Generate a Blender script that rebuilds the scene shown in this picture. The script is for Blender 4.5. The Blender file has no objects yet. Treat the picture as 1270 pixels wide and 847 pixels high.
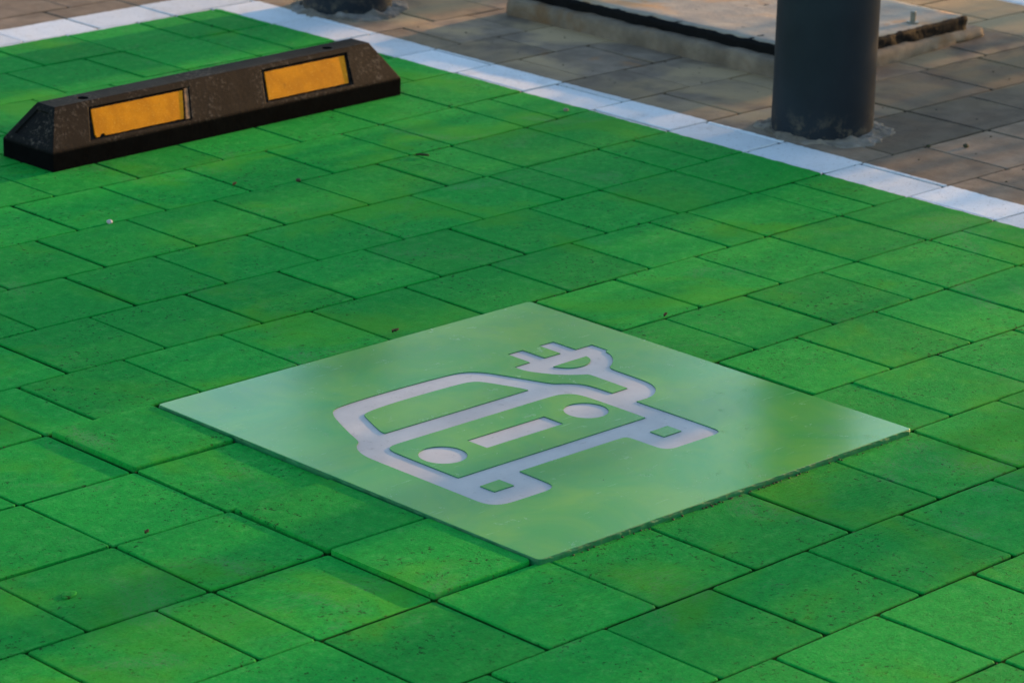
import bpy, bmesh, math, random
from mathutils import Vector, Matrix, noise
from mathutils.geometry import tessellate_polygon
random.seed(7)
S = bpy.context.scene
COL = S.collection
R_ = math.radians

# ------------------------------------------------------------------ helpers
def link(name, me, mat=None, parent=None, smooth=False):
    o = bpy.data.objects.new(name, me)
    COL.objects.link(o)
    if mat:
        for m in (mat if isinstance(mat, (list, tuple)) else [mat]):
            me.materials.append(m)
    if parent:
        o.parent = parent
    if smooth:
        me.polygons.foreach_set('use_smooth', [True]*len(me.polygons))
    return o

def obj_bm(name, bm, mat=None, parent=None, smooth=False):
    me = bpy.data.meshes.new(name)
    bm.normal_update()
    bm.to_mesh(me); bm.free()
    return link(name, me, mat, parent, smooth)

def empty(name, loc, rz=0):
    o = bpy.data.objects.new(name, None)
    COL.objects.link(o)
    o.location = loc; o.rotation_euler = (0, 0, rz); o.empty_display_size = .1
    return o

def tag(o, label, cat, group=None, kind=None):
    if label: o['label'] = label
    if cat: o['category'] = cat
    if group: o['group'] = group
    if kind: o['kind'] = kind
    return o

def structure(o):
    o['kind'] = 'structure'
    return o

class M:
    """tiny node material builder"""
    def __init__(s, name):
        s.m = bpy.data.materials.new(name); s.m.use_nodes = True
        s.t = s.m.node_tree; s.n = s.t.nodes; s.l = s.t.links
        s.b = s.n['Principled BSDF']
        g = s.n.new('ShaderNodeNewGeometry'); s.pos = g.outputs['Position']
    def node(s, typ, **kw):
        n = s.n.new(typ)
        for k, v in kw.items():
            if k in n.inputs.keys(): s.set(n.inputs[k], v)
            else: setattr(n, k, v)
        return n
    def set(s, inp, v):
        if hasattr(v, 'is_output') or isinstance(v, bpy.types.NodeSocket): s.l.new(v, inp)
        else: inp.default_value = v
    def noise(s, scale, detail=3, rough=.5, vec=None, dist=0):
        n = s.node('ShaderNodeTexNoise'); n.inputs['Scale'].default_value = scale
        n.inputs['Detail'].default_value = detail; n.inputs['Roughness'].default_value = rough
        n.inputs['Distortion'].default_value = dist
        s.l.new(vec or s.pos, n.inputs['Vector']); return n.outputs['Fac']
    def voro(s, scale, vec=None, out='Distance', rnd=1):
        n = s.node('ShaderNodeTexVoronoi'); n.inputs['Scale'].default_value = scale
        n.inputs['Randomness'].default_value = rnd
        s.l.new(vec or s.pos, n.inputs['Vector']); return n.outputs[out]
    def math(s, op, a, b=0.0, c=None, clamp=False):
        n = s.n.new('ShaderNodeMath'); n.operation = op; n.use_clamp = clamp
        s.set(n.inputs[0], a); s.set(n.inputs[1], b)
        if c is not None: s.set(n.inputs[2], c)
        return n.outputs[0]
    def ramp(s, v, lo, hi, a=0.0, b=1.0):
        n = s.n.new('ShaderNodeMapRange'); n.interpolation_type = 'SMOOTHSTEP'
        s.set(n.inputs['Value'], v); n.inputs['From Min'].default_value = lo; n.inputs['From Max'].default_value = hi
        n.inputs['To Min'].default_value = a; n.inputs['To Max'].default_value = b
        return n.outputs[0]
    def mix(s, f, a, b, mode='MIX'):
        n = s.n.new('ShaderNodeMix'); n.data_type = 'RGBA'; n.blend_type = mode
        s.set(n.inputs['Factor'], f)
        for i, v in ((6, a), (7, b)):
            if isinstance(v, (tuple, list)): v = (*v[:3], 1)
            s.set(n.inputs[i], v)
        return n.outputs[2]
    def scale(s, col, f):
        """colour * scalar"""
        n = s.n.new('ShaderNodeVectorMath'); n.operation = 'SCALE'
        s.set(n.inputs[0], col if not isinstance(col, tuple) else col); s.set(n.inputs['Scale'], f)
        return n.outputs[0]
    def xyz(s):
        n = s.n.new('ShaderNodeSeparateXYZ'); s.l.new(s.pos, n.inputs[0]); return n.outputs
    def bump(s, h, strength=.5, dist=.001, prev=None):
        n = s.n.new('ShaderNodeBump'); n.inputs['Strength'].default_value = strength
        n.inputs['Distance'].default_value = dist; s.set(n.inputs['Height'], h)
        if prev is not None: s.l.new(prev, n.inputs['Normal'])
        return n.outputs[0]
    def out(s, col=None, rough=None, normal=None, spec=None, metal=None):
        if col is not None:
            if isinstance(col, tuple): col = (*col[:3], 1)
            s.set(s.b.inputs['Base Color'], col)
        if rough is not None: s.set(s.b.inputs['Roughness'], rough)
        if normal is not None: s.l.new(normal, s.b.inputs['Normal'])
        if spec is not None: s.set(s.b.inputs['Specular IOR Level'], spec)
        if metal is not None: s.set(s.b.inputs['Metallic'], metal)
        return s.m

GREEN = (0.005, 0.310, 0.038)
GREEN_WORN = (0.028, 0.335, 0.058)
WHITE = (0.66, 0.69, 0.74)

# --------------------------------------------------------------- materials
def paving_material(joint=False):
    m = M('joint_sand' if joint else 'concrete_pavers')
    x, y, z = m.xyz()
    wob = m.math('MULTIPLY', m.math('SUBTRACT', m.noise(60, 3), .5), .009)
    wob2 = m.math('MULTIPLY', m.math('SUBTRACT', m.noise(9, 2), .5), .008)
    w = m.math('ADD', wob, wob2)
    xw = m.math('ADD', x, w); yw = m.math('ADD', y, w)
    # painted bay: x < 1.745, y < 2.785 ; white line outside of it
    E_ = .0012
    gx = m.ramp(xw, 1.745-E_, 1.745+E_, 1, 0); gy = m.ramp(yw, 2.785-E_, 2.785+E_, 1, 0)
    green = m.math('MULTIPLY', gx, gy)
    wx = m.ramp(xw, 1.866-E_, 1.866+E_, 1, 0); wy = m.ramp(yw, 2.915-E_, 2.915+E_, 1, 0)
    white = m.math('SUBTRACT', m.math('MULTIPLY', wx, wy), green, clamp=True)
    # second white line further off
    s2 = m.math('MULTIPLY', m.ramp(xw, 3.222-E_, 3.222+E_, 0, 1), m.ramp(xw, 3.345-E_, 3.345+E_, 1, 0))
    white = m.math('ADD', white, s2, clamp=True)
    tone = m.node('ShaderNodeAttribute', attribute_name='tone').outputs['Fac'] if not joint else None
    big = m.noise(2.3, 3, .55); mid = m.noise(14, 4, .6); fine = m.noise(210, 4, .7); grit = m.noise(430, 3, .75)
    speck = m.noise(115, 4, .75)
    # --- bare concrete
    bare = m.mix(m.ramp(mid, .3, .75), (.150, .113, .086), (.250, .192, .145))
    stain = m.ramp(m.noise(3.1, 4, .6, dist=.4), .40, .58)
    near = m.math('MULTIPLY', m.ramp(y, .9, 1.5), m.ramp(x, 1.8, 2.0))
    bare = m.mix(m.math('MULTIPLY', stain, m.math('MULTIPLY', near, .75)), bare, (.44, .31, .17))
    rust = m.ramp(m.noise(5.5, 5, .65, dist=.8), .60, .72)
    bare = m.mix(m.math('MULTIPLY', rust, m.math('MULTIPLY', near, .55)), bare, (.30, .15, .065))
    bare = m.mix(m.ramp(grit, .60, .75, 0, .5), bare, (.34, .31, .28))
    bare = m.mix(m.ramp(speck, .62, .72, 0, .7), bare, (.05, .045, .04))
    if joint:
        bare = (.030, .023, .017)
    # --- green paint
    pm = m.math('MULTIPLY', m.ramp(mid, .42, .80), m.ramp(big, .35, .65, .35, 1))
    if joint:
        g = m.mix(m.ramp(mid, .2, .8), (.003, .055, .006), (.007, .075, .007))
        g = m.mix(m.ramp(m.noise(22, 4, .7), .66, .74, 0, .6), g, (.085, .060, .030))
    else:
        g = m.mix(m.math('MULTIPLY', pm, .60), GREEN, GREEN_WORN)
        worn = m.ramp(m.noise(5.2, 6, .68, dist=.6), .60, .78, 0, .42)
        g = m.mix(worn, g, (.085, .300, .085))
        thick = m.ramp(m.noise(8, 5, .65, dist=.8), .56, .72, 0, .5)
        g = m.mix(thick, g, (.002, .215, .028))
        g = m.mix(m.ramp(fine, .42, .66, 0, .55), g, (.006, .165, .026))
        # fine wear where aggregate shows through
        g = m.mix(m.ramp(grit, .58, .72, 0, .60), g, (.12, .40, .11))
        clus = m.ramp(m.noise(7.5, 3, .5), .45, .62, 0, 1.3)
        pits = m.math('MULTIPLY', m.ramp(speck, .57, .64), m.math('ADD', .25, clus), clamp=True)
        g = m.mix(pits, g, (.004, .045, .010))
        vd = m.voro(26); vr = m.voro(26, out='Color')
        sep = m.n.new('ShaderNodeSeparateColor'); m.l.new(vr, sep.inputs[0])
        dots = m.math('MULTIPLY', m.ramp(vd, .030, .055, 1, 0), m.math('GREATER_THAN', sep.outputs[0], .60))
        g = m.mix(m.math('MULTIPLY', dots, .85), g, (.008, .035, .008))
        chip = m.math('MULTIPLY', m.ramp(vd, .018, .035, 1, 0), m.math('LESS_THAN', sep.outputs[0], .035))
        g = m.mix(chip, g, (.40, .42, .36))
        m2 = m.noise(48, 5, .7)
        g = m.mix(m.ramp(m2, .50, .68, 0, .42), g, (.004, .170, .024))
        g = m.mix(m.ramp(m2, .48, .34, 0, .30), g, (.070, .370, .080))
        # yellow patches painting a sunlit tint into the green; thin greyish wear
        g = m.mix(m.ramp(m.noise(3.4, 4, .6, dist=.5), .50, .68, 0, .55), g, (.060, .310, .015))
        g = m.mix(m.math('MULTIPLY', m.ramp(m.noise(4.1, 6, .72, dist=.9), .54, .70, 0, .50), m.ramp(fine, .40, .60)), g, (.125, .240, .120))
    # --- white paint
    wcol = m.mix(m.ramp(mid, .35, .8, 0, .30), WHITE, (.50, .52, .54))
    wcol = m.mix(m.ramp(speck, .58, .66, 0, .50 if not joint else .1), wcol, (.25, .23, .21))
    wcol = m.mix(m.ramp(m.noise(6, 6, .7, dist=.5), .54, .70, 0, .35), wcol, (.36, .34, .32))
    if joint: wcol = m.scale(wcol, .62)
    col = m.mix(green, bare, g); col = m.mix(white, col, wcol)
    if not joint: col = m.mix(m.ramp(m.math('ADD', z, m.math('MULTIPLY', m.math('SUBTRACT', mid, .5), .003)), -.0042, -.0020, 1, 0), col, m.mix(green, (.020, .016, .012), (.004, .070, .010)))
    if tone is not None:
        col = m.scale(col, m.math('MULTIPLY_ADD', tone, .20, .90))
    paint = m.math('ADD', green, white, clamp=True)
    rough = m.math('ADD', m.math('MULTIPLY_ADD', paint, -.12, .90), m.math('MULTIPLY', m.math('SUBTRACT', mid, .5), .25))
    n = m.bump(fine, .75, .0012)
    n = m.bump(grit, .35, .0005, n)
    n = m.bump(m.ramp(speck, .58, .68, 1, 0), .5, .0008, n)
    if not joint:
        # broomed / trowelled patches
        mp = m.node('ShaderNodeMapping'); m.l.new(m.pos, mp.inputs['Vector'])
        mp.inputs['Rotation'].default_value = (0, 0, .5); mp.inputs['Scale'].default_value = (1, 7, 1)
        st = m.noise(26, 4, .6, vec=mp.outputs[0], dist=.4)
        amt = m.ramp(m.noise(2.9, 2), .52, .66)
        n = m.bump(m.math('MULTIPLY', st, amt), .8, .0040, n)
        n = m.bump(m.noise(17, 3), .45, .0035, n)
    else:
        n = m.bump(m.noise(90, 3, .6), 1, .003, n)
    return m.out(col, rough, n, spec=m.math('MULTIPLY_ADD', paint, -.08, .13))

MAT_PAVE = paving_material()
MAT_JOINT = paving_material(True)

def simple(name, col, rough=.6, spec=.5, metal=0, ns=40, nv=.25, bump=.3, bs=200, bd=.001):
    m = M(name)
    f = m.noise(ns, 4, .6)
    c = m.mix(m.ramp(f, .25, .75), tuple(c*(1-nv) for c in col), tuple(min(1, c*(1+nv)) for c in col))
    return m.out(c, m.math('MULTIPLY_ADD', m.noise(ns*1.7, 3), .2, rough-.1), m.bump(m.noise(bs, 3, .6), bump, bd), spec, metal)

def plate_green():
    m = M('glossy_green_plate_paint')
    c = m.mix(m.ramp(m.noise(6, 4, .6, dist=.6), .3, .7), (.040, .320, .055), (.125, .380, .045))
    c = m.mix(m.ramp(m.noise(19, 5, .7), .5, .75, 0, .4), c, (.085, .310, .090))
    c = m.mix(m.ramp(m.noise(300, 2, .6), .70, .76, 0, .6), c, (.02, .07, .02))
    vd = m.voro(30); vr = m.voro(30, out='Color')
    sep = m.n.new('ShaderNodeSeparateColor'); m.l.new(vr, sep.inputs[0])
    dots = m.math('MULTIPLY', m.ramp(vd, .02, .045, 1, 0), m.math('GREATER_THAN', sep.outputs[0], .86))
    c = m.mix(m.math('MULTIPLY', dots, .8), c, (.03, .07, .02))
    r = m.math('MULTIPLY_ADD', m.noise(5, 4, .6), .12, .14)
    n = m.bump(m.noise(300, 3, .6), .35, .00028)
    n = m.bump(m.noise(9, 2, .5), .25, .0012, n)
    # scuffs and drag marks in the gloss coat
    mp = m.node('ShaderNodeMapping'); m.l.new(m.pos, mp.inputs['Vector'])
    mp.inputs['Scale'].default_value = (3, 55, 1); mp.inputs['Rotation'].default_value = (0, 0, .9)
    sc = m.ramp(m.noise(5, 4, .65, vec=mp.outputs[0]), .60, .72)
    r = m.math('ADD', r, m.math('MULTIPLY', sc, .10))
    c = m.mix(m.math('MULTIPLY', sc, .10), c, (.18, .40, .16))
    dirt = m.ramp(m.noise(27, 6, .75, dist=.5), .58, .72)
    c = m.mix(m.math('MULTIPLY', dirt, .30), c, (.03, .12, .04)); r = m.math('ADD', r, m.math('MULTIPLY', dirt, .20))
    m.out(c, r, n, spec=.5)
    m.b.inputs['IOR'].default_value = 1.62
    return m.m

def recess_white():
    m = M('lilac_white_inlay_paint')
    c = m.mix(m.ramp(m.noise(8, 4, .6), .3, .75), (.42, .40, .41), (.54, .515, .515))
    mp = m.node('ShaderNodeMapping'); m.l.new(m.pos, mp.inputs['Vector'])
    mp.inputs['Scale'].default_value = (2, 60, 1); mp.inputs['Rotation'].default_value = (0, 0, .25)
    c = m.mix(m.ramp(m.noise(9, 3, .6, vec=mp.outputs[0]), .58, .75, 0, .35), c, (.30, .29, .33))
    c = m.mix(m.ramp(m.noise(70, 5, .75), .58, .70, 0, .5), c, (.22, .20, .20))
    return m.out(c, .55, m.bump(m.noise(260, 3, .6), .4, .0006), .4)

def rubber():
    m = M('dusty_black_rubber')
    sp = m.noise(125, 4, .75)
    dust = m.ramp(m.noise(9, 4, .65, dist=.3), .43, .58)
    z = m.xyz()[2]
    up = m.ramp(z, .030, .042)
    base = m.mix(m.ramp(m.noise(30, 3), .3, .7), (.0014, .0016, .0024), (.0030, .0032, .0040))
    f = m.math('MULTIPLY', m.math('MULTIPLY', m.ramp(sp, .52, .62), dust), up)
    c = m.mix(m.math('MULTIPLY', f, .60), base, (.110, .085, .070))
    return m.out(c, m.math('MULTIPLY_ADD', m.noise(25, 3), .2, .60), m.bump(sp, .45, .0010), m.math('MULTIPLY_ADD', up, .10, .02))

def reflector():
    m = M('amber_reflective_film')
    c = m.mix(m.ramp(m.noise(24, 4, .6), .3, .7), (.56, .180, .0005), (.72, .250, .001))
    c = m.mix(m.ramp(m.noise(60, 5, .75), .62, .74, 0, .55), c, (.30, .10, .01))
    c = m.mix(m.ramp(m.noise(420, 2, .5), .60, .72, 0, .5), c, (.90, .50, .08))
    return m.out(c, .42, m.bump(m.voro(500), .35, .0005), .08)

def bollard_mat():
    m = M('anthracite_powder_coat')
    c = m.mix(m.ramp(m.noise(9, 4, .6), .3, .75), (.009, .014, .022), (.013, .020, .030))
    z = m.xyz()[2]
    low = m.math('MULTIPLY', m.ramp(z, .015, .07, 1, 0), m.ramp(m.noise(34, 5, .7), .48, .66))
    c = m.mix(m.math('MULTIPLY', low, .55), c, (.12, .10, .075))
    return m.out(c, m.math('MULTIPLY_ADD', m.noise(16, 3), .14, .44), m.bump(m.noise(500, 2), .25, .0004), .16)

def concrete(name, a, b, stain=(.32, .20, .10), st=.6):
    m = M(name)
    c = m.mix(m.ramp(m.noise(12, 5, .6), .3, .7), a, b)
    c = m.mix(m.ramp(m.noise(5, 5, .65, dist=.8), .50, .68, 0, st), c, stain)
    c = m.mix(m.ramp(m.noise(160, 3, .7), .60, .72, 0, .5), c, tuple(x*.45 for x in a))
    n = m.bump(m.noise(140, 4, .6), .6, .0016)
    n = m.bump(m.noise(24, 3), .5, .004, n)
    return m.out(c, .85, n, .3)

MAT_PLATE = plate_green(); MAT_INLAY = recess_white()
MAT_EDGE = simple('dark_green_plate_edge', (.005, .150, .050), .5, .4, ns=60)
MAT_RUB = rubber(); MAT_REF = reflector(); MAT_BOL = bollard_mat()
MAT_MORT = concrete('pale_mortar', (.10, .08, .062), (.20, .17, .14), (.30, .29, .29), .5)
MAT_FRAME = concrete('weathered_concrete', (.125, .098, .075), (.235, .185, .14), (.16, .085, .035), .75)
MAT_COVER = concrete('sand_stained_concrete', (.25, .225, .20), (.38, .33, .27), (.42, .23, .10), .9)
MAT_BLACK = simple('black_rubber_seal', (.004, .004, .005), .7, .1, ns=50, bump=.7, bs=90, bd=.003)
MAT_STEEL = simple('weathered_steel', (.20, .19, .165), .5, .5, .6, ns=80)
MAT_HOLE = simple('bolt_hole_dark', (.006, .006, .006), .9, .1)

# --------------------------------------------------------------- paving layout
KT = {-3: [0.0028, 0.0028, 0.0028, 0.0028, 0.0028, 0.0028, 0.0028, 0.0028, 0.0028, 0.0028, 0.0028, 0.0028, 0.0028, 0.0028, 0.0028, 0.0028, 0.0028, 0.0028, 0.0028], -2: [-0.0055, -0.0055, -0.0055, -0.0055, -0.0055, -0.0049, -0.003, -0.0011, 0.0008, 0.002, 0.002, 0.002, 0.002, 0.002, 0.002, 0.002, 0.002, 0.002, 0.002], -1: [-0.0073, -0.0073, -0.0073, -0.0073, -0.0066, -0.0045, -0.0027, -0.0013, -0.0002, 0.0005, 0.0008, 0.0008, 0.0008, 0.0008, 0.0008, 0.0008, 0.0008, 0.0008, 0.0008], 0: [0.0028, 0.0028, 0.0028, 0.0028, 0.0028, 0.0028, 0.0028, 0.0028, 0.0028, 0.0028, 0.0028, 0.0028, 0.0028, 0.0028, 0.0028, 0.0028, 0.0028, 0.0028, 0.0028], 1: [0.0106, 0.0102, 0.0092, 0.0082, 0.0072, 0.0062, 0.0053, 0.0044, 0.0035, 0.0026, 0.0018, 0.001, 0.0002, -0.0006, -0.0011, -0.0011, -0.0011, -0.0011, -0.0011], 2: [0.0131, 0.0131, 0.0115, 0.0083, 0.0056, 0.0034, 0.0016, 0.0003, -0.0006, -0.0009, -0.0008, -0.0003, 0.0008, 0.0023, 0.0043, 0.0067, 0.0087, 0.0087, 0.0087], 3: [0.0118, 0.0118, 0.0118, 0.0107, 0.0085, 0.0066, 0.0051, 0.0039, 0.0029, 0.0022, 0.0018, 0.0016, 0.0017, 0.0019, 0.0025, 0.0032, 0.0041, 0.0051, 0.0051], 4: [0.007, 0.007, 0.007, 0.007, 0.0064, 0.0054, 0.0046, 0.0039, 0.0033, 0.0029, 0.0026, 0.0025, 0.0024, 0.0026, 0.0028, 0.0032, 0.0038, 0.0045, 0.0045], 5: [0.003, 0.003, 0.003, 0.003, 0.003, 0.0026, 0.0017, 0.0005, -0.0007, -0.0018, -0.0026, -0.0031, -0.0031, -0.0025, -0.001, 0.0013, 0.0048, 0.0093, 0.0093], 6: [0.0034, 0.0034, 0.0034, 0.0034, 0.0034, 0.0034, 0.0032, 0.0016, -0.0, -0.0016, -0.003, -0.0039, -0.0043, -0.0039, -0.0027, -0.0005, 0.0029, 0.0072, 0.0072], 7: [0.0002, 0.0002, 0.0002, 0.0002, 0.0002, 0.0002, 0.0002, -0.0015, -0.0037, -0.0054, -0.0064, -0.0068, -0.0065, -0.0054, -0.0035, -0.0007, 0.003, 0.0071, 0.0071], 8: [-0.0043, -0.0043, -0.0043, -0.0043, -0.0043, -0.0043, -0.0043, -0.0043, -0.0029, -0.0026, -0.0036, -0.005, -0.006, -0.006, -0.0042, 0.0003, 0.0082, 0.019, 0.019], 9: [-0.002, -0.002, -0.002, -0.002, -0.002, -0.002, -0.002, -0.002, -0.002, -0.0038, -0.0053, -0.0056, -0.0049, -0.0031, -0.0003, 0.0036, 0.0086, 0.0134, 0.0134], 10: [0.0153, 0.0153, 0.0153, 0.0153, 0.0153, 0.0153, 0.0153, 0.0153, 0.0153, 0.0153, 0.0153, 0.0153, 0.0153, 0.0153, 0.0153, 0.0153, 0.0153, 0.0153, 0.0153]}
U0, DU = -.8, .15
def voff(k, u):
    if k in KT:
        t = KT[k]; f = max(0, min(len(t)-1.0001, (u-U0)/DU)); i = int(f)
        return t[i]*(1-(f-i)) + t[i+1]*(f-i)
    return {11: -.005, 12: -.015, 13: -.005, 14: -.005}.get(k, 0)
K0, K1 = -14, 34
UMIN, UMAX = -3.2, 7.2
known = {
 -3: [0., .2, .4], -2: [-.092, .106, .297, .493], -1: [-.382, -.188, .012, .199, .396, .585, .768],
 0: [-.675, -.475, -.382, -.187, .01, .2, .4, .6, .867, 1.072, 1.265],
 1: [-.578, -.385, -.188, .0, .2, .4, .6, .78, .968, 1.167, 1.358], 2: [-.585, -.387, -.192, .1, .3, .5, .7, .877, 1.07, 1.267, 1.361, 1.557, 1.65],
 3: [-.39, -.195, .0, .2, .4, .6, .78, .968, 1.168, 1.36, 1.556, 1.752], 4: [-.2, -.106, .088, .281, .469, .672, .865, 1.061, 1.258, 1.356, 1.552, 1.655, 1.855, 2.045],
 5: [-.21, -.01, .178, .371, .568, .760, .959, 1.156, 1.344, 1.543, 1.755, 1.957, 2.24, 2.436],
 6: [-.12, .08, .276, .463, .663, .857, 1.048, 1.249, 1.345, 1.545, 1.645, 1.855, 2.05, 2.24, 2.52],
 7: [-.02, .17, .365, .560, .757, .954, 1.148, 1.242, 1.343, 1.552, 1.755, 1.96, 2.16],
 8: [-.12, .07, .26, .460, .656, .849, 1.046, 1.239, 1.350, 1.552, 1.650, 1.845, 2.045, 2.24],
 9: [-.03, .17, .36, .557, .749, .947, 1.143, 1.346, 1.546, 1.752, 1.935, 2.14],
 10: [.05, .25, .45, .65, .85, 1.05, 1.25, 1.44, 1.635, 1.855, 2.045], 11: [.15, .35, .55, .745, .938, 1.131, 1.331, 1.530, 1.73, 1.94],
 12: [.23, .43, .63, .83, 1.027, 1.227, 1.329, 1.527, 1.627, 1.85, 2.04], 13: [.53, .73, .93, 1.129, 1.327, 1.522, 1.628, 1.73, 1.94],
 14: [.62, .82, 1.02, 1.224, 1.424, 1.624, 1.855, 2.05]}
def joints(k):
    if k in known: j = list(known[k])
    else:
        off = (.1 if k % 2 else 0.) + random.choice([0, 0, .005, -.005])
        j = [off-.0, off+.2]
    while j[0] > UMIN: j.insert(0, j[0]-.2+random.uniform(-.004, .004))
    while j[-1] < UMAX: j.append(j[-1]+.2+random.uniform(-.004, .004))
    return j
G = .0024                              # half joint width
PLATE = (-.010, -.008, .757, .788)     # sunk plate footprint
raised = {(0, -.189): .0050, (2, -.192): .0012, (3, -.195): .0050, (3, .0): 0, (1, -.188): .0042, (4, -.106): .001,
          (1, -.385): .0012, (0, -.382): -.0015, (-1, -.382): -.002, (-1, .012): -.001}
bm = bmesh.new()
tone = bm.loops.layers.float.new('tone_l')
tl = bm.faces.layers.float.new('tone_f')
for k in range(K0, K1):
    j = joints(k)
    for a, b in zip(j[:-1], j[1:]):
        cu, cv = (a+b)/2, (k+.5)*.2
        in_plate = PLATE[0]-.02 < cu < PLATE[2] and 0 <= k <= 3
        if in_plate and a > -.05 and b < .80: continue
        g0 = G*random.uniform(.6, 1.5); g1 = G*random.uniform(.6, 1.5)
        h0 = G*random.uniform(.7, 1.3); h1 = G*random.uniform(.7, 1.3)
        va0 = k*.2+voff(k, a); vb0 = k*.2+voff(k, b); va1 = (k+1)*.2+voff(k+1, a); vb1 = (k+1)*.2+voff(k+1, b)
        ua, ub = a+g0, b-g1
        if 0 <= k <= 3:
            if cu < 0 and ub > PLATE[0]-.002: ub = PLATE[0]-.0025
            if cu > .7 and ua < PLATE[2]+.002: ua = PLATE[2]+.003
        zz = random.uniform(-.0007, .0007)
        for (rk, ru), dz in raised.items():
            if rk == k and abs(ru-a) < .02: zz = dz
        tx = random.uniform(-.0016, .0016); ty = random.uniform(-.0035, .0035)
        def hz(u, v): return zz+tx*(u-cu)+ty*(v-cv)
        c4 = [(ua, va0+h0), (ub, vb0+h0), (ub, vb1-h1), (ua, va1-h1)]
        jj = lambda: random.uniform(-.0007, .0007)
        c4 = [(p[0]+jj(), p[1]+jj()) for p in c4]
        tn = random.random()
        if k in (5, 6) and 2.05 < cu < 3.2 and not (k == 6 and cu < 2.3): tn = -1.7+.5*tn
        elif cu > 1.9: tn = 1.6*tn-.5
        # edge points with slight waviness and rounded corners
        ring = []
        rc = .004
        for i in range(4):
            p0 = Vector(c4[i-1]); p = Vector(c4[i]); p1 = Vector(c4[(i+1) % 4])
            d0 = (p0-p).normalized(); d1 = (p1-p).normalized()
            ring.append(p+d0*rc); ring.append(p+(d0+d1)*rc*.3); ring.append(p+d1*rc)
            L = (p1-p).length
            for q in (.2, .4, .6, .8):
                nrm = Vector((-d1.y, d1.x))
                ring.append(p+d1*L*q+nrm*random.uniform(-.0005, .0005))
        def loop(inset, z):
            vs = []
            for q in ring:
                d = Vector((cu, cv))-q; s = Vector((math.copysign(min(abs(d.x), inset), d.x), math.copysign(min(abs(d.y), inset), d.y)))
                # inset only the near side
                fx = 1 if abs(abs(d.x)-(ub-ua)/2) < .006 else 0
                fy = 1 if abs(abs(d.y)-.1) < .012 else 0
                w = Vector((q.x+s.x*fx, q.y+s.y*fy))
                vs.append(bm.verts.new((w.x, w.y, z+hz(w.x, w.y))))
            return vs
        L0 = loop(0, -.030); L1 = loop(0, -.0022); L2 = loop(.0006, -.0007); L3 = loop(.0019, 0)
        n = len(ring); fs = []
        for A, B in ((L0, L1), (L1, L2), (L2, L3)):
            for i in range(n):
                fs.append(bm.faces.new((A[i], A[(i+1) % n], B[(i+1) % n], B[i])))
        fs.append(bm.faces.new(L3))
        for f in fs: f[tl] = tn
# split the sheet of pavers where paint changes, so each painted zone is its own object
for co, no in (((1.745, 0, 0), (1, 0, 0)), ((1.866, 0, 0), (1, 0, 0)), ((0, 2.785, 0), (0, 1, 0)), ((0, 2.915, 0), (0, 1, 0)),
               ((3.222, 0, 0), (1, 0, 0)), ((3.345, 0, 0), (1, 0, 0))):
    bmesh.ops.bisect_plane(bm, geom=bm.verts[:]+bm.edges[:]+bm.faces[:], plane_co=co, plane_no=no, dist=1e-6)
def zone(c):
    if c.x < 1.745 and c.y < 2.785: return 0
    if c.x < 1.866 and c.y < 2.915: return 1
    if 3.222 < c.x < 3.345: return 2
    return 3
zn = {0: [], 1: [], 2: [], 3: []}
for f in bm.faces: zn[zone(f.calc_center_median())].append(([v.co.copy() for v in f.verts], f[tl]))
bm.free()
for z, nm in ((0, 'painted_parking_bay'), (1, 'white_bay_line'), (2, 'white_line_beyond'), (3, 'pavement')):
    b = bmesh.new(); vm = {}
    fa = []
    for cs, t in zn[z]:
        vs = []
        for c in cs:
            key = (round(c.x, 5), round(c.y, 5), round(c.z, 5))
            if key not in vm: vm[key] = b.verts.new(c)
            if vm[key] not in vs: vs.append(vm[key])
        if len(vs) > 2:
            try: b.faces.new(vs); fa.append(t)
            except ValueError: pass
    me = bpy.data.meshes.new(nm); b.to_mesh(me); b.free()
    at = me.attributes.new('tone', 'FLOAT', 'FACE')
    at.data.foreach_set('value', fa)
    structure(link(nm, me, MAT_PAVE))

# joint sand under the pavers: one gently uneven sheet
bm = bmesh.new()
bmesh.ops.create_grid(bm, x_segments=260, y_segments=240, size=1)
for v in bm.verts:
    v.co.x = UMIN-.1+(v.co.x+1)/2*(UMAX-UMIN+.2); v.co.y = K0*.2+(v.co.y+1)/2*((K1-K0)*.2)
    v.co.z = -.0068+.0022*noise.noise(v.co*6)+.0012*noise.noise(v.co*21)
structure(obj_bm('joint_sand', bm, MAT_JOINT))
bm = bmesh.new()
bmesh.ops.create_grid(bm, x_segments=1, y_segments=1, size=400)
for v in bm.verts: v.co.z = -.025
mg = M('asphalt')
mg.out(mg.mix(mg.ramp(mg.noise(3, 5, .6), .3, .7), (.045, .044, .042), (.065, .062, .058)), .9, mg.bump(mg.noise(60, 3), .5, .01))
structure(obj_bm('ground', bm, mg.m))

# --------------------------------------------------------------- generic face with holes
def fill(bm, loops, to3, mi=0):
    """tessellate polygon loops (2-D; first outer, rest holes) into bm; returns vertex loops"""
    flat = [p for lp in loops for p in lp]
    vs = [bm.verts.new(to3(p)) for p in flat]
    tris = tessellate_polygon([[Vector((p[0], p[1], 0)) for p in lp] for lp in loops])
    for t in tris:
        a, b, c = (flat[i] for i in t)
        ar = (b[0]-a[0])*(c[1]-a[1])-(b[1]-a[1])*(c[0]-a[0])
        if abs(ar) < 1e-12: continue
        f = bm.faces.new([vs[i] for i in (t if ar > 0 else reversed(t))]); f.material_index = mi
    out = []; i = 0
    for lp in loops:
        out.append(vs[i:i+len(lp)]); i += len(lp)
    return out
def wall(bm, top, to_bot, mi=0):
    bot = [bm.verts.new(to_bot(v.co)) for v in top]
    n = len(top)
    for i in range(n):
        f = bm.faces.new((top[i], bot[i], bot[(i+1) % n], top[(i+1) % n])); f.material_index = mi
    return bot

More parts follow.
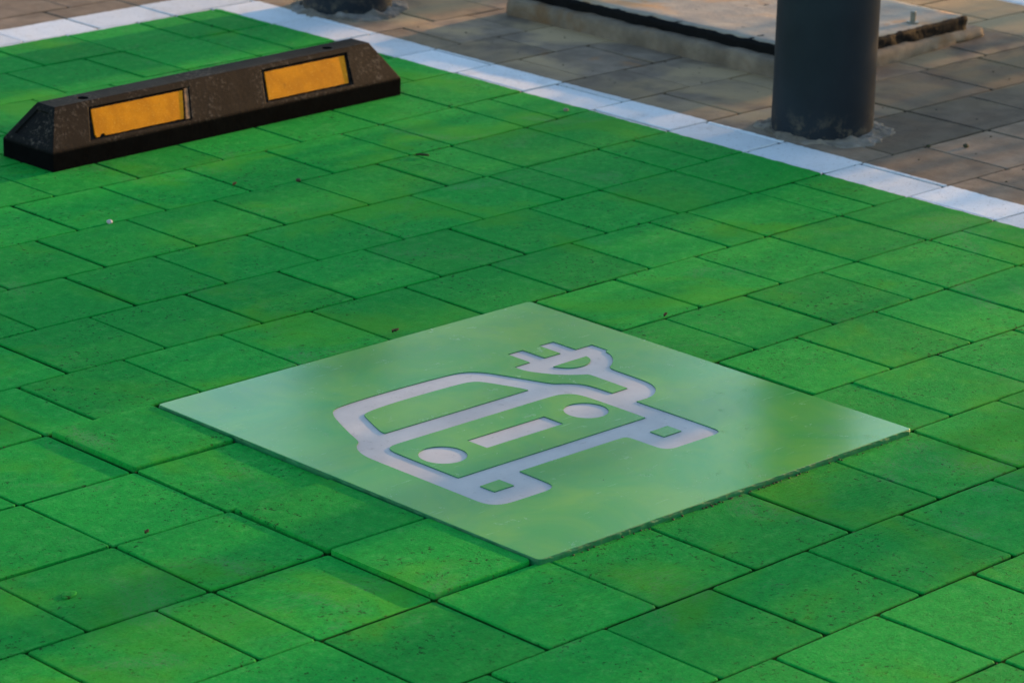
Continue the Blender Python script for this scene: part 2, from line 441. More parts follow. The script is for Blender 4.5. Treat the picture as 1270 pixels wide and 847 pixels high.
# --------------------------------------------------------------- EV bay plate
I = {
'outline': [(0.1608, 0.5939), (0.1488, 0.5754), (0.1242, 0.5186), (0.1124, 0.4865), (0.1076, 0.4763), (0.0965, 0.469), (0.0853, 0.4553), (0.077, 0.4335), (0.0750, 0.4121), (0.0752, 0.2495), (0.0750, 0.2031), (0.0758, 0.1850), (0.0842, 0.1710), (0.1018, 0.1640), (0.172, 0.1635), (0.1839, 0.1650), (0.1936, 0.1709), (0.1985, 0.1806), (0.2, 0.2426), (0.3544, 0.2426), (0.4071, 0.2426), (0.414, 0.2400), (0.4159, 0.2318), (0.4163, 0.1887), (0.4169, 0.1773), (0.4222, 0.1683), (0.4325, 0.1639), (0.4522, 0.1637), (0.5233, 0.1637), (0.5334, 0.1682), (0.5380, 0.1786), (0.5375, 0.338), (0.5551, 0.3366), (0.5693, 0.3380), (0.585, 0.3448), (0.6010, 0.3580), (0.6108, 0.3744), (0.614, 0.3901), (0.6150, 0.409), (0.6155, 0.4713), (0.6313, 0.4798), (0.647, 0.4917), (0.658, 0.5046), (0.6657, 0.5174), (0.6680, 0.5300), (0.6765, 0.5318), (0.6762, 0.5666), (0.6405, 0.5666), (0.6406, 0.6165), (0.6090, 0.6170), (0.6088, 0.5692), (0.5750, 0.5692), (0.5746, 0.6178), (0.5427, 0.6183), (0.5422, 0.5690), (0.5085, 0.5684), (0.5075, 0.5523), (0.5110, 0.5380), (0.5165, 0.5270), (0.5223, 0.5170), (0.5290, 0.5060), (0.5413, 0.4919), (0.5563, 0.4795), (0.5700, 0.4713), (0.5712, 0.4646), (0.5700, 0.3880), (0.5365, 0.3870), (0.5360, 0.4162), (0.5334, 0.4386), (0.5255, 0.453), (0.5138, 0.4655), (0.5000, 0.4749), (0.496, 0.4823), (0.4666, 0.5571), (0.4581, 0.5762), (0.4474, 0.5902), (0.4341, 0.6005), (0.4175, 0.6053), (0.3719, 0.6085), (0.3197, 0.6102), (0.2623, 0.6107), (0.2312, 0.6102), (0.1992, 0.6088), (0.1823, 0.6065), (0.1704, 0.6020)],
'wind': [(0.1885, 0.5561), (0.1947, 0.5600), (0.205, 0.5630), (0.23, 0.5660), (0.2743, 0.5678), (0.3441, 0.5670), (0.395, 0.5645), (0.4075, 0.5620), (0.4177, 0.5566), (0.4252, 0.5464), (0.4474, 0.4922), (0.4502, 0.4792), (0.2924, 0.4794), (0.161, 0.4796), (0.1612, 0.4908)],
'body': [(0.1217, 0.4265), (0.1283, 0.4334), (0.1419, 0.4358), (0.1767, 0.4358), (0.2508, 0.4358), (0.3337, 0.4358), (0.4373, 0.4358), (0.4602, 0.4356), (0.4753, 0.4322), (0.4872, 0.4242), (0.4936, 0.4101), (0.4952, 0.3855), (0.4957, 0.3172), (0.4952, 0.2801), (0.3922, 0.2799), (0.1178, 0.2803), (0.1176, 0.3263), (0.1182, 0.4136)],
'rect': [(0.2298, 0.3808), (0.3858, 0.3808), (0.3855, 0.3398), (0.2303, 0.3398)],
'sqL': [(0.1180, 0.2370), (0.1555, 0.2378), (0.1558, 0.2086), (0.1185, 0.2086)],
'sqR': [(0.4566, 0.2342), (0.4941, 0.2346), (0.494, 0.2068), (0.4570, 0.2063)],
'D': [(0.5553, 0.531), (0.5732, 0.5323), (0.6292, 0.5326), (0.6262, 0.5209), (0.6163, 0.5110), (0.6055, 0.5055), (0.5952, 0.5034), (0.5842, 0.5040), (0.5713, 0.5084), (0.5626, 0.5173)]}
def chaikin(lp, it=1, thr=.86):
    """round only the shallow corners, keep the sharp ones"""
    for _ in range(it):
        out = []
        n = len(lp)
        for i in range(n):
            p0, p, p1 = Vector(lp[i-1]), Vector(lp[i]), Vector(lp[(i+1) % n])
            a = (p-p0); b = (p1-p)
            if a.length > 1e-6 and b.length > 1e-6 and a.normalized().dot(b.normalized()) > thr-.5:
                da = min(.25*a.length, .010); db = min(.25*b.length, .010)
                out.append(tuple(p-a.normalized()*da)); out.append(tuple(p+b.normalized()*db))
            else: out.append(tuple(p))
        lp = out
    return lp
for k_ in ('outline', 'wind', 'body', 'D'): I[k_] = chaikin(I[k_], 2)
def circ(c, r, n=56): return [(c[0]+r*math.cos(2*math.pi*i/n), c[1]+r*math.sin(2*math.pi*i/n)) for i in range(n)]
CL = circ((.163, .360), .0350); CR = circ((.451, .3585), .0335)
ZP, ZF = .0080, .0065
plate = empty('charging_bay_plate', (PLATE[0], PLATE[1], 0))
tag(plate, 'square pale green plate with an electric car and plug symbol, amid dark green pavers', 'ground plate')
def world_mesh(bm, parent):
    for v in bm.verts: v.co -= parent.location
px0, py0, px1, py1 = PLATE
def rect_loop(ins, z, jit=0):
    pts = []
    r = .006
    for (cx, cy, a0) in ((px1, py0, -90), (px1, py1, 0), (px0, py1, 90), (px0, py0, 180)):
        sx = -1 if cx == px1 else 1; sy = -1 if cy == py1 else 1
        c = Vector((cx+sx*(r+ins), cy+sy*(r+ins)))
        for q in range(5):
            a = R_(a0+q*22.5); pts.append((c.x+math.cos(a)*r, c.y+math.sin(a)*r))
    return pts
bm = bmesh.new()
ident = lambda z: (lambda p: Vector((p[0], p[1], z)))
lo = fill(bm, [rect_loop(.0010, 0), I['outline']], ident(ZP))
wall(bm, lo[1], lambda c: Vector((c.x, c.y, ZF-.0006)), 1)
lo2 = fill(bm, [I['body'], CL, CR, I['rect']], ident(ZP))
for lp in lo2: wall(bm, lp, lambda c: Vector((c.x, c.y, ZF-.0006)), 1)
for k_ in ('wind', 'sqL', 'sqR', 'D'):
    l3 = fill(bm, [I[k_]], ident(ZP)); wall(bm, l3[0], lambda c: Vector((c.x, c.y, ZF-.0006)), 1)
world_mesh(bm, plate)
obj_bm('top_face', bm, [MAT_PLATE, MAT_EDGE], plate)
bm = bmesh.new()
lo = fill(bm, [rect_loop(.004, 0)], ident(ZF)); world_mesh(bm, plate)
inl = obj_bm('symbol_inlay', bm, MAT_INLAY, plate); inl['label'] = 'sunken lilac-white floor of the car and plug symbol'
bm = bmesh.new()
rings = []
prof = [(.0010, ZP), (.0004, ZP-.0003), (0, ZP-.0010), (-.0004, .004), (0, -.030)]
for ins, z in prof:
    pts = rect_loop(ins, z)
    dense = []
    n = len(pts)
    for i in range(n):
        p, q = Vector(pts[i]), Vector(pts[(i+1) % n]); L = (q-p).length
        m_ = max(1, int(L/.006))
        for s in range(m_): dense.append(p.lerp(q, s/m_))
    rings.append([bm.verts.new((p.x+(.0009*noise.noise(Vector((p.x*90, p.y*90, z*300))) if 0 < z < ZP-.0005 else 0), p.y+(.0009*noise.noise(Vector((p.x*90, p.y*90, 5+z*300))) if 0 < z < ZP-.0005 else 0), z)) for p in dense])
for A, B in zip(rings[:-1], rings[1:]):
    n = len(A)
    for i in range(n):
        f = bm.faces.new((A[i], B[i], B[(i+1) % n], A[(i+1) % n])); f.material_index = 0 if A is rings[0] else 1
world_mesh(bm, plate)
obj_bm('plate_edge', bm, [MAT_PLATE, MAT_EDGE], plate)

# --------------------------------------------------------------- rubber wheel stop
ws = empty('wheel_stop', (.648, 1.924, 0), R_(1.485))
tag(ws, 'low black rubber wheel stop with two amber reflectors, lying across the green bay', 'wheel stop')
LN, WD, ZL, ZT = .887, .149, .037, .106
X0, X1, Y0, Y1 = .044, LN-.044, .049, .100
bm = bmesh.new()
LipF = Vector((0, .001, ZL)); TopF = Vector((0, Y0, ZT)); SL = (TopF-LipF).length; sd = (TopF-LipF).normalized(); nr = Vector((0, -sd.z, sd.y))
def onslope(p, d=0): return LipF+Vector((p[0], 0, 0))+sd*p[1]+nr*d
rec = [[(.092, .006), (.338, .006), (.362, .0705), (.118, .0705)], [(.527, .006), (.760, .006), (.776, .0735), (.548, .0735)]]
ref = [[(.108, .0115), (.3225, .0115), (.3455, .0665), (.1235, .0665)], [(.539, .0115), (.7510, .0115), (.7685, .0690), (.5565, .0690)]]
e = .001
front = [(e, 0), (LN-e, 0), (X1, SL), (X0, SL)]
fl = fill(bm, [front]+rec, lambda p: onslope(p))
for lp in fl[1:]:
    bot = wall(bm, lp, lambda c: c-nr*.005)
    bm.faces.new(bot)
# top with two bolt holes
h1 = circ((.128, .070), .0105, 28); h2 = circ((.748, .070), .0105, 28)
tp = fill(bm, [[(X0, Y0), (X1, Y0), (X1, Y1), (X0, Y1)], h1, h2], lambda p: Vector((p[0], p[1], ZT)))
for lp in tp[1:]:
    bot = wall(bm, lp, lambda c: c-Vector((0, 0, .06)), 1); f = bm.faces.new(bot); f.material_index = 1
V = lambda *a: bm.verts.new(a)
def quad(*c):
    return bm.faces.new([V(*p) for p in c])
quad((LN-e, WD-.001, ZL), (e, WD-.001, ZL), (X0, Y1, ZT), (X1, Y1, ZT))               # back slope
def endcap(x_lip, x_top, sgn):
    A = [Vector((x_lip, .001, ZL)), Vector((x_lip, WD-.001, ZL)), Vector((x_top, Y1, ZT)), Vector((x_top, Y0, ZT))]
    ctr = sum(A, Vector())/4
    nn = (A[1]-A[0]).cross(A[3]-A[0]).normalized()*(-1 if sgn < 0 else 1)
    nn = Vector((sgn*abs(nn.x), 0, abs(nn.z))).normalized()
    inn = [ctr+(a-ctr)*.66 for a in A]
    dn = [p-nn*.0035 for p in inn]
    for i in range(4):
        quad(A[i], A[(i+1) % 4], inn[(i+1) % 4], inn[i]); quad(inn[i], inn[(i+1) % 4], dn[(i+1) % 4], dn[i])
    quad(*dn)
endcap(e, X0, -1); endcap(LN-e, X1, 1)
# vertical skirt
base = [(0, 0), (LN, 0), (LN, WD), (0, WD)]; lip = [(e, .001), (LN-e, .001), (LN-e, WD-.001), (e, WD-.001)]
for i in range(4):
    a, b = base[i], base[(i+1) % 4]; c, d = lip[(i+1) % 4], lip[i]
    quad((*a, -.001), (*b, -.001), (*b, ZL-.003), (*a, ZL-.003)); quad((*a, ZL-.003), (*b, ZL-.003), (*c, ZL), (*d, ZL))
bmesh.ops.remove_doubles(bm, verts=bm.verts[:], dist=.0002)
bmesh.ops.recalc_face_normals(bm, faces=bm.faces[:])
bd = obj_bm('rubber_body', bm, [MAT_RUB, MAT_HOLE], ws)
bv = bd.modifiers.new('soft_edges', 'BEVEL'); bv.width = .0022; bv.segments = 2; bv.limit_method = 'ANGLE'; bv.angle_limit = R_(25)
for i, r in enumerate(ref):
    bm = bmesh.new()
    # slightly ragged outline
    pts = []
    for q in range(4):
        p, p1 = Vector(r[q]), Vector(r[(q+1) % 4]); L = (p1-p).length; m_ = int(L/.006)
        for s in range(m_):
            o_ = p.lerp(p1, s/m_); j_ = .0008*noise.noise(Vector((o_.x*120, o_.y*120, i*9)))
            pts.append((o_.x+j_, o_.y+j_))
    if i == 0:   # chipped lower left corner
        pts = [(x+(.004 if (x < .128 and y < .016) else 0), y+(.005 if (.118 < x < .132 and y < .013) else 0)) for x, y in pts]
    t = fill(bm, [pts], lambda p: onslope(p, -.0022)); wall(bm, t[0], lambda c: c-nr*.0026)
    o = obj_bm('reflector', bm, MAT_REF, ws)
    o['label'] = ('amber reflector at the left end, its lower corner chipped', 'amber reflector at the right end')[i]
# rusty strip at the right end of the left recess
bm = bmesh.new()
c = [(.3265, .009), (.336, .009), (.3585, .0685), (.350, .0685)]
t = fill(bm, [c], lambda p: onslope(p, -.0008)); wall(bm, t[0], lambda q: q-nr*.004)
o = obj_bm('metal_clip', bm, simple('rust_stained_metal', (.22, .10, .045), .6, .4, ns=120, nv=.7), ws); o['label'] = 'rust-stained clip strip beside the left reflector'

# --------------------------------------------------------------- bollards
def lathe(bm, prof, n=96, c=(0, 0)):
    rings = [[bm.verts.new((c[0]+r*math.cos(2*math.pi*i/n), c[1]+r*math.sin(2*math.pi*i/n), z)) for i in range(n)] for r, z in prof]
    for A, B in zip(rings[:-1], rings[1:]):
        for i in range(n): bm.faces.new((A[i], A[(i+1) % n], B[(i+1) % n], B[i]))
    return rings
HB = .98
def bollard(name, loc, label, seed, parts=True):
    root = empty(name, loc)
    tag(root, label, 'bollard', 'dark grey bollards along the white line')
    bm = bmesh.new()
    lathe(bm, [(.1003, -.02), (.1003, .02), (.1, .1), (.1, .4), (.1, HB-.03)])
    obj_bm('post', bm, MAT_BOL, root, True)
    bm = bmesh.new()
    rg = lathe(bm, [(.1, HB-.03), (.1035, HB-.028), (.1035, HB-.004), (.101, HB), (.08, HB+.008), (.045, HB+.013), (.004, HB+.015)])
    bm.faces.new(rg[-1])
    obj_bm('cap', bm, MAT_BOL, root, True)
    bm = bmesh.new()
    n, rr = 160, 16
    rings = []
    for j in range(rr):
        t = j/(rr-1); ring = []
        for i in range(n):
            a = 2*math.pi*i/n; dv = Vector((math.cos(a), math.sin(a), seed))
            out = .124+.020*noise.noise(dv*1.4)+.016*noise.noise(dv*7)+(.016 if math.cos(a-R_(-60)) > .4 else 0)
            r = .0985+(out-.0985)*t
            p = Vector((r*math.cos(a), r*math.sin(a), 0))
            h = (.0100*(1-t)**1.6+.0022)*(1+.7*noise.noise(Vector((p.x*38, p.y*38, seed))))+.0030*noise.noise(Vector((p.x*130, p.y*130, seed)))
            if t < .25: h *= .75+.5*noise.noise(Vector((a*4, seed, 2)))
            p.z = max(h*(1 if t < .9 else (1-t)/.1), -.001)
            if j == rr-1: p.z = -.004
            ring.append(bm.verts.new(p))
        rings.append(ring)
    for A, B in zip(rings[:-1], rings[1:]):
        for i in range(n): bm.faces.new((A[i], B[i], B[(i+1) % n], A[(i+1) % n]))
    obj_bm('mortar_collar', bm, MAT_MORT, root, True)
    return root
bollard('bollard', (1.988, 1.217, 0), 'dark grey bollard standing in front of the concrete inspection cover', 1.3)
bollard('bollard', (1.980, 2.612, 0), 'dark grey bollard whose foot shows beyond the right end of the wheel stop', 5.1)
#bollard('bollard', (1.990, -.190, 0), 'dark grey bollard beside the near end of the white line, outside the picture', 8.4)

# --------------------------------------------------------------- concrete access cover
ac = empty('access_cover', (2.23, 1.48, 0))
tag(ac, 'sand-stained concrete inspection cover with black rubber seal, behind the nearer bollard', 'access cover')
def slab(name, quad4, z0, z1, mat, amp=.002, cell=.02, bev=.003, sc=22, label=None, drop=.0):
    q = [Vector((*p, 0)) for p in quad4]
    L1 = (q[1]-q[0]).length; L2 = (q[3]-q[0]).length
    nx, ny = max(2, int(L1/cell)), max(2, int(L2/cell))
    bm = bmesh.new()
    def P(s, t): return (q[0].lerp(q[1], s)).lerp(q[3].lerp(q[2], s), t)
    top = [[bm.verts.new(P(i/nx, j/ny)) for i in range(nx+1)] for j in range(ny+1)]
    ctr = P(.5, .5)
    border = []
    for j in range(ny+1):
        for i in range(nx+1):
            v = top[j][i]; edge = i in (0, nx) or j in (0, ny)
            v.co.z = z1+amp*noise.noise(v.co*sc)+.5*amp*noise.noise(v.co*sc*3)
            if edge:
                v.co.z -= bev*.6
    for j in range(ny):
        for i in range(nx): bm.faces.new((top[j][i], top[j][i+1], top[j+1][i+1], top[j+1][i]))
    loopv = [top[0][i] for i in range(nx)]+[top[j][nx] for j in range(ny)]+[top[ny][i] for i in range(nx, 0, -1)]+[top[j][0] for j in range(ny, 0, -1)]
    prev = loopv; N = 4
    for s in range(1, N+1):
        z = z1-bev*.6+(z0-z1)*s/N
        cur = []
        for v in loopv:
            d = (Vector((v.co.x, v.co.y, 0))-ctr).normalized()
            w = amp*1.2*noise.noise(Vector((v.co.x*sc, v.co.y*sc, z*60)))+bev*.5
            cur.append(bm.verts.new((v.co.x+d.x*w, v.co.y+d.y*w, z)))
        n = len(prev)
        for i in range(n): bm.faces.new((prev[i], cur[i], cur[(i+1) % n], prev[(i+1) % n]))
        prev = cur
    bmesh.ops.recalc_face_normals(bm, faces=bm.faces[:])
    for v in bm.verts:
        if v.co.z > .01: v.co.z -= drop*max(0, v.co.x-2.3)
    for v in bm.verts: v.co -= ac.location
    o = obj_bm(name, bm, mat, ac, True)
    if label: o['label'] = label
    return o
slab('concrete_frame', [(2.215, 2.335), (2.240, 1.470), (2.890, 1.523), (2.865, 2.39)], -.006, .038, MAT_FRAME, .0034, .014, .006, 26, None, .026)
slab('rubber_seal', [(2.240, 2.315), (2.272, 1.490), (2.838, 1.530), (2.815, 2.36)], .030, .0600, MAT_BLACK, .0035, .012, .002, 40, 'ragged black sealing strip round the cover', .014)
slab('cover_slab', [(2.246, 2.309), (2.279, 1.497), (2.832, 1.536), (2.809, 2.354)], .050, .0625, MAT_COVER, .0016, .02, .002, 12, 'sand-stained concrete top of the cover', .014)
bm = bmesh.new()
rg = lathe(bm, [(.014, .050), (.014, .060), (.0062, .0605), (.0062, .081), (.0050, .0825), (.001, .0828)], 20, (2.674-ac.location.x, 1.549-ac.location.y))
bm.faces.new(rg[-1])
obj_bm('lifting_bolt', bm, MAT_STEEL, ac)

# --------------------------------------------------------------- small things lying about
def lump(name, loc, r, mat, label, cat, flat=.7, seed=0, group=None, stretch=1., rz=0.):
    bm = bmesh.new(); bmesh.ops.create_icosphere(bm, subdivisions=3, radius=1)
    for v in bm.verts:
        k = 1+.28*noise.noise(v.co*1.3+Vector((seed, 0, 0)))+.10*noise.noise(v.co*4+Vector((seed, 3, 0)))
        v.co = Vector((v.co.x*r*k*stretch, v.co.y*r*k, v.co.z*r*k*flat))
    o = obj_bm(name, bm, mat, None, True); o.location = (loc[0], loc[1], r*flat*.75); o.rotation_euler = (0, 0, rz)
    return tag(o, label, cat, group)
M_PEB = simple('pale_stone', (.42, .40, .42), .7, .4, ns=200)
M_DRK = simple('dark_grit', (.045, .042, .022), .8, .3, ns=200)
M_BRN = simple('dry_leaf', (.20, .065, .025), .7, .3, ns=90)
M_GLMP = simple('painted_lump', (.015, .24, .045), .6, .4, ns=60)
lump('pebble', (.526, 1.597), .0052, M_PEB, 'small pale grey pebble lying on a joint left of the middle of the bay', 'pebble', seed=1)
lump('pebble', (-.529, .315), .0085, MAT_PAVE, 'small stone painted over in green, near the lower left corner of the picture', 'pebble', .11, 2, None, 1.5, .4)
lump('pebble', (2.107, .953), .0055, M_DRK, 'dark crumb of stone on the grey pavers right of the bollard', 'pebble', .8, 3)
lump('pebble', (1.703, 1.643), .0055, simple('tan_stone', (.20, .19, .13), .8, .3, ns=150), 'tan crumb lying on green paint beside the white line', 'pebble', .6, 4)
lump('pebble', (.955, 1.592), .0045, M_DRK, 'tiny dark crumb at a joint below the right half of the wheel stop', 'pebble', .7, 5)
lump('pebble', (2.052, 1.001), .0045, M_DRK, 'dark crumb at the joint right of the bollard foot', 'pebble', .7, 6)
def leaf(loc, L, W, rz, label, mat, seed):
    L *= .6; W *= .6; bm = bmesh.new(); nx, ny = 10, 4; g = []
    for i in range(nx+1):
        t = i/nx; w = W*math.sin(math.pi*min(1, t*1.02))**.7*(1+.25*noise.noise(Vector((t*5, seed, 0))))
        g.append([bm.verts.new(((t-.5)*L, (s/ny-.5)*w, .0030+.0035*abs(s/ny-.5)*2+.002*noise.noise(Vector((t*4, s, seed))))) for s in range(ny+1)])
    for i in range(nx):
        for s in range(ny): bm.faces.new((g[i][s], g[i+1][s], g[i+1][s+1], g[i][s+1]))
    o = obj_bm('dry_leaf', bm, mat, None, True); o.location = (*loc, 0); o.rotation_euler = (0, 0, rz)
    s = o.modifiers.new('thickness', 'SOLIDIFY'); s.thickness = .0006
    return tag(o, label, 'leaf')
leaf((.845, 1.641), .016, .009, .3, 'small reddish-brown dry leaf below the middle of the wheel stop', M_BRN, 1)
leaf((1.245, 1.570), .042, .010, -.9, 'dark curled dry leaf on the bay right of the wheel stop', simple('dark_leaf', (.045, .050, .018), .8, .3, ns=90), 2)
leaf((.883, .603), .020, .008, .4, 'dark brown leaf scrap in a joint behind the far right edge of the plate', simple('brown_scrap', (.05, .03, .018), .8, .3, ns=90), 3)
leaf((.497, .826), .026, .007, .1, 'dark leaf scrap in a joint behind the far left edge of the plate', M_DRK, 4)
leaf((-.327, .412), .013, .004, .2, 'small dark leaf scrap on the green paver left of the plate', M_DRK, 5)
# crumbs of soil in joints (uncountable)
bm = bmesh.new()
def crumb(x, y, z, r):
    m_ = Matrix.Translation((x, y, z)) @ Matrix.Rotation(random.random()*6, 4, 'Z') @ Matrix.Diagonal((r*random.uniform(.7, 1.5), r, r*random.uniform(.5, .9), 1))
    bmesh.ops.create_icosphere(bm, subdivisions=1, radius=1, matrix=m_)
for _ in range(110):      # along the near edge of the plate
    u = random.uniform(.05, .74) if random.random() < .5 else random.gauss(.42, .10)
    crumb(u, PLATE[1]-random.uniform(.0005, .006), -.0005+random.uniform(-.001, .0012), random.uniform(.0008, .0022))
for _ in range(60):
    crumb(PLATE[0]-random.uniform(.0, .004), random.uniform(.02, .78), -.001, random.uniform(.0007, .0018))
for _ in range(420):      # random joints across the paving
    k = random.randint(-4, 14); u = random.uniform(-.8, 2.8)
    if 0 <= k <= 3 and -.05 < u < .8: continue
    crumb(u, k*.2+voff(k, u)+random.uniform(-.002, .002), -.0018, random.uniform(.0007, .0018))
for _ in range(120):
    u, v = random.uniform(1.9, 3.1), random.uniform(.7, 2.4)
    if 2.2 < u < 2.9 and v > 1.46: continue
    crumb(u, v, .0005, random.uniform(.0008, .0022))
o = obj_bm('soil_crumbs', bm, M_DRK, None, True)
tag(o, 'scattered dark crumbs of soil in the joints between the pavers', 'soil', None, 'stuff')

# --------------------------------------------------------------- unseen things added to shade the bay or tint the plate reflection
def box_bm(bm, x0, x1, y0, y1, z0, z1):
    m_ = Matrix.Translation(((x0+x1)/2, (y0+y1)/2, (z0+z1)/2)) @ Matrix.Diagonal((x1-x0, y1-y0, z1-z0, 1))
    r = bmesh.ops.create_cube(bm, size=1, matrix=m_)
    bmesh.ops.bevel(bm, geom=list({e for v in r['verts'] for e in v.link_edges}), offset=min(.012, (y1-y0)*.2), segments=2, affect='EDGES')
def leafy(root, x, y0, y1, z0, z1, n, dens, mat, depth=.5, sz=(.022, .04)):
    bm = bmesh.new(); c = 0
    while c < n:
        y = random.uniform(y0, y1); z = random.uniform(z0, z1); xx = random.uniform(-depth, depth)
        if random.random() > dens(y, z): continue
        s = random.uniform(*sz); c += 1
        R = Matrix.Rotation(random.uniform(0, 6.3), 3, 'Z') @ Matrix.Rotation(random.uniform(.3, 2.6), 3, 'X')
        P = Vector((x+xx, y, z))-root.location
        vs = [bm.verts.new(P+R @ Vector(q)*s) for q in ((-1, 0, 0), (-.3, -.45, .08), (.6, -.35, 0), (1.2, 0, -.1), (.6, .35, 0), (-.3, .45, .08))]
        bm.faces.new(vs)
    return obj_bm('crown', bm, mat, root)
M_LEAF = simple('leaf_green', (.055, .11, .025), .55, .3, ns=9, nv=.4)
M_BARK = simple('bark', (.09, .065, .045), .9, .2, ns=18, nv=.5, bump=1, bs=30, bd=.01)
shade_shrub = empty('added_shade_shrub', (7.2, 1.1, 0)); tag(shade_shrub, 'loose leafy shrub outside the picture, added only to cast shade on the bay', 'shrub')  # unseen shrub, added as a shade caster
SHADE_BANDS = ((-.41, -.03, .6), (.78, 1.05, .4), (1.05, 1.42, .9), (1.42, 1.76, .4), (2.01, 2.26, .9), (2.43, 2.60, .9), (.29, .78, .22))  # leaf density by strip, shaped to lay shade bands across the bay
def dens(y, z):
    d = 0
    for a, b, w_ in SHADE_BANDS:
        if a < y < b: d = w_*min(1, (min(y-a, b-y)/.05)+.3)
    return max(0, min(1, d+.22*noise.noise(Vector((y*3, z*2.2, 3)))))
leafy(shade_shrub, 7.2, -.6, 2.75, .15, 2.0, 15000, dens, M_LEAF, .25, (.016, .030))
for a in range(7):
    bm = bmesh.new(); ang = a*.9; b_ = [Vector((0, 0, -.05)), Vector((.04*math.cos(ang), .10*math.sin(ang), .7)), Vector((.12*math.cos(ang), .34*math.sin(ang), 1.5)), Vector((.16*math.cos(ang+.3), .42*math.sin(ang+.2), 2.1))]
    rr = [.022, .017, .011, .004]; prev = None
    for p, r in zip(b_, rr):
        ring = [bm.verts.new(p+Vector((r*math.cos(q*math.pi/4), r*math.sin(q*math.pi/4), 0))) for q in range(8)]
        if prev:
            for q in range(8): bm.faces.new((prev[q], prev[(q+1) % 8], ring[(q+1) % 8], ring[q]))
        prev = ring
    obj_bm('stem', bm, M_BARK, shade_shrub, True)
sp = empty('added_shade_post', (4.4, -.25, 0)); tag(sp, 'steel post with a hanging banner outside the picture, made up to cast a narrow shadow', 'post')  # made-up post; its banner throws the narrow shadow stripe over plate and pavers
bm = bmesh.new(); lathe(bm, [(.04, -.02), (.04, 2.3)], 24); obj_bm('pole', bm, MAT_STEEL, sp, True)
bm = bmesh.new(); box_bm(bm, -.015, .015, -.04, .56, 2.2, 2.23); obj_bm('arm', bm, MAT_STEEL, sp)
bm = bmesh.new(); box_bm(bm, -.004, .004, .436, .546, .50, 2.2); obj_bm('banner', bm, simple('shade_banner_cloth', (.5, .5, .48), .8, .2), sp)
tr = empty('added_reflection_tree', (11.4, 11.3, 0)); tag(tr, 'yellow-green tree above the picture, added to tint the reflection in the plate', 'tree')  # unseen tree added for its yellow-green reflection in the glossy plate
bm = bmesh.new(); lathe(bm, [(.24, -.1), (.19, .6), (.16, 2.2), (.12, 4.2), (.06, 6.2), (.015, 8.2)], 14)
obj_bm('trunk', bm, M_BARK, tr, True)
for q in range(7):
    bm = bmesh.new(); a = q*2.4; prev = None
    for s_, r_ in ((0, .07), (.35, .05), (.7, .03), (1, .01)):
        c_ = Vector((math.cos(a)*.9*s_, math.sin(a)*.9*s_, 2.6+q*.45+1.5*s_))
        ring = [bm.verts.new(c_+Vector((0, r_*math.cos(k_*math.pi/3), r_*math.sin(k_*math.pi/3))) if abs(math.cos(a)) > .7 else c_+Vector((r_*math.cos(k_*math.pi/3), 0, r_*math.sin(k_*math.pi/3)))) for k_ in range(6)]
        if prev:
            for k_ in range(6): bm.faces.new((prev[k_], prev[(k_+1) % 6], ring[(k_+1) % 6], ring[k_]))
        prev = ring
    obj_bm('limb', bm, M_BARK, tr, True)
bm = bmesh.new(); c = 0
while c < 2600:
    P = Vector((random.uniform(-1.7, 1.7), random.uniform(-1.7, 1.7), random.uniform(-3.4, 3.4)))
    if (P.x/1.25)**2+(P.y/1.25)**2+(P.z/3.4)**2 > 1+.5*noise.noise(P*.9) or noise.noise(P*.8+Vector((4, 0, 0))) < -.12: continue
    c += 1; s = random.uniform(.07, .13); P.z += 5.6
    R = Matrix.Rotation(random.uniform(0, 6.3), 3, 'Z') @ Matrix.Rotation(random.uniform(.3, 2.6), 3, 'X')
    bm.faces.new([bm.verts.new(P+R @ Vector(q)*s) for q in ((-1, 0, 0), (0, -.5, .1), (1, 0, -.1), (0, .5, 0))])
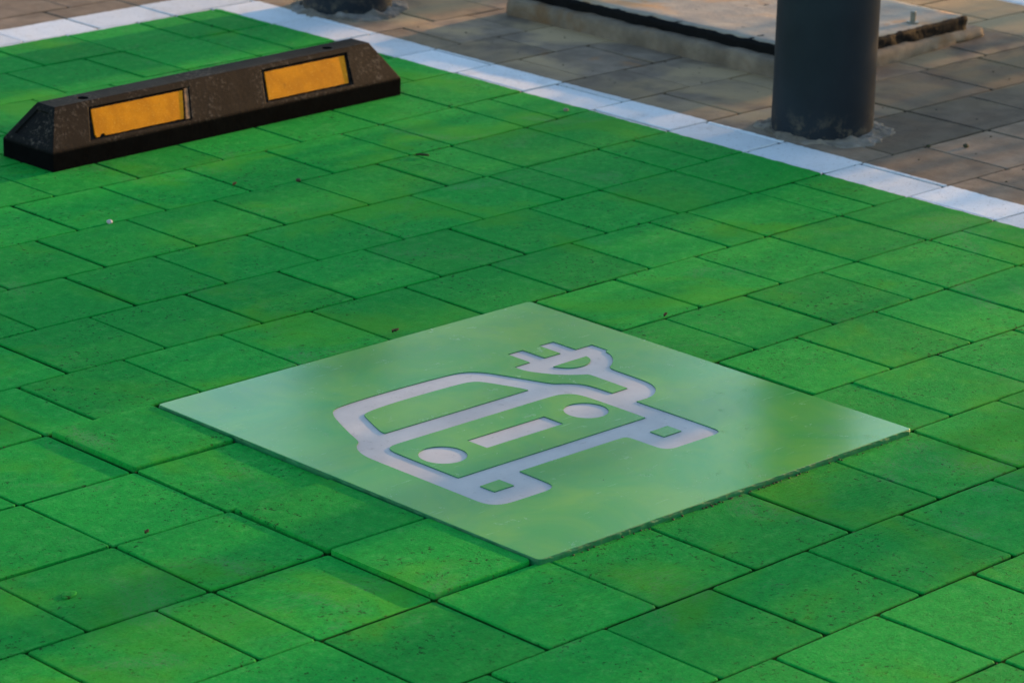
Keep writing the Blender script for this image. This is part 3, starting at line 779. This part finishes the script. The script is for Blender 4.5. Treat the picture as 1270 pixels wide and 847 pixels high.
obj_bm('crown', bm, simple('reflection_tint_leaf', (.36, .38, .06), .55, .3, ns=2, nv=.35), tr)


# --------------------------------------------------------------- light
SUN_EL, SUN_AZ = 7.5, 0.0      # sun stands in the +x direction, low
w = bpy.data.worlds.new('World'); S.world = w; w.use_nodes = True
nt = w.node_tree; bg = nt.nodes['Background']
sky = nt.nodes.new('ShaderNodeTexSky'); sky.sky_type = 'NISHITA'; sky.sun_disc = False
sky.sun_elevation = R_(SUN_EL); sky.sun_rotation = R_(90-SUN_AZ)
sky.air_density = 1.0; sky.dust_density = .6; sky.ozone_density = 1.5
nt.links.new(sky.outputs[0], bg.inputs[0]); bg.inputs[1].default_value = .15
sd = bpy.data.lights.new('sun', 'SUN'); sd.energy = 3.5; sd.angle = R_(.53); sd.color = (1, .55, .20)
so = bpy.data.objects.new('sun', sd); COL.objects.link(so)
dirv = Vector((math.cos(R_(SUN_EL))*math.cos(R_(SUN_AZ)), math.cos(R_(SUN_EL))*math.sin(R_(SUN_AZ)), math.sin(R_(SUN_EL))))
so.rotation_euler = dirv.to_track_quat('Z', 'Y').to_euler(); so.location = dirv*20

# --------------------------------------------------------------- camera
cd = bpy.data.cameras.new('camera'); cam = bpy.data.objects.new('camera', cd); COL.objects.link(cam)
Rr = Matrix(((0.7153698201800132, -0.698359066525081, 0.02325155000925827), (0.2055750994538494, 0.24215273583615382, 0.9482093286883471), (-0.6678210081003408, -0.6735403972511844, 0.31679399364659855)))
cam.matrix_world = Matrix.Translation((-2.8267355866907105, -2.7887662334404903, 1.6293654999677716)) @ Rr.transposed().to_4x4()
cd.sensor_width = 36; cd.lens = 4056.18/1270*36; cd.clip_start = .05; cd.clip_end = 2000
cd.dof.use_dof = True; cd.dof.focus_distance = 4.75; cd.dof.aperture_fstop = 11
S.camera = cam
S.render.resolution_x, S.render.resolution_y = 1024, 682
S.view_settings.view_transform = 'Standard'; S.view_settings.look = 'None'
S.view_settings.exposure = 1.62; S.view_settings.gamma = 1; S.view_settings.use_curve_mapping = False
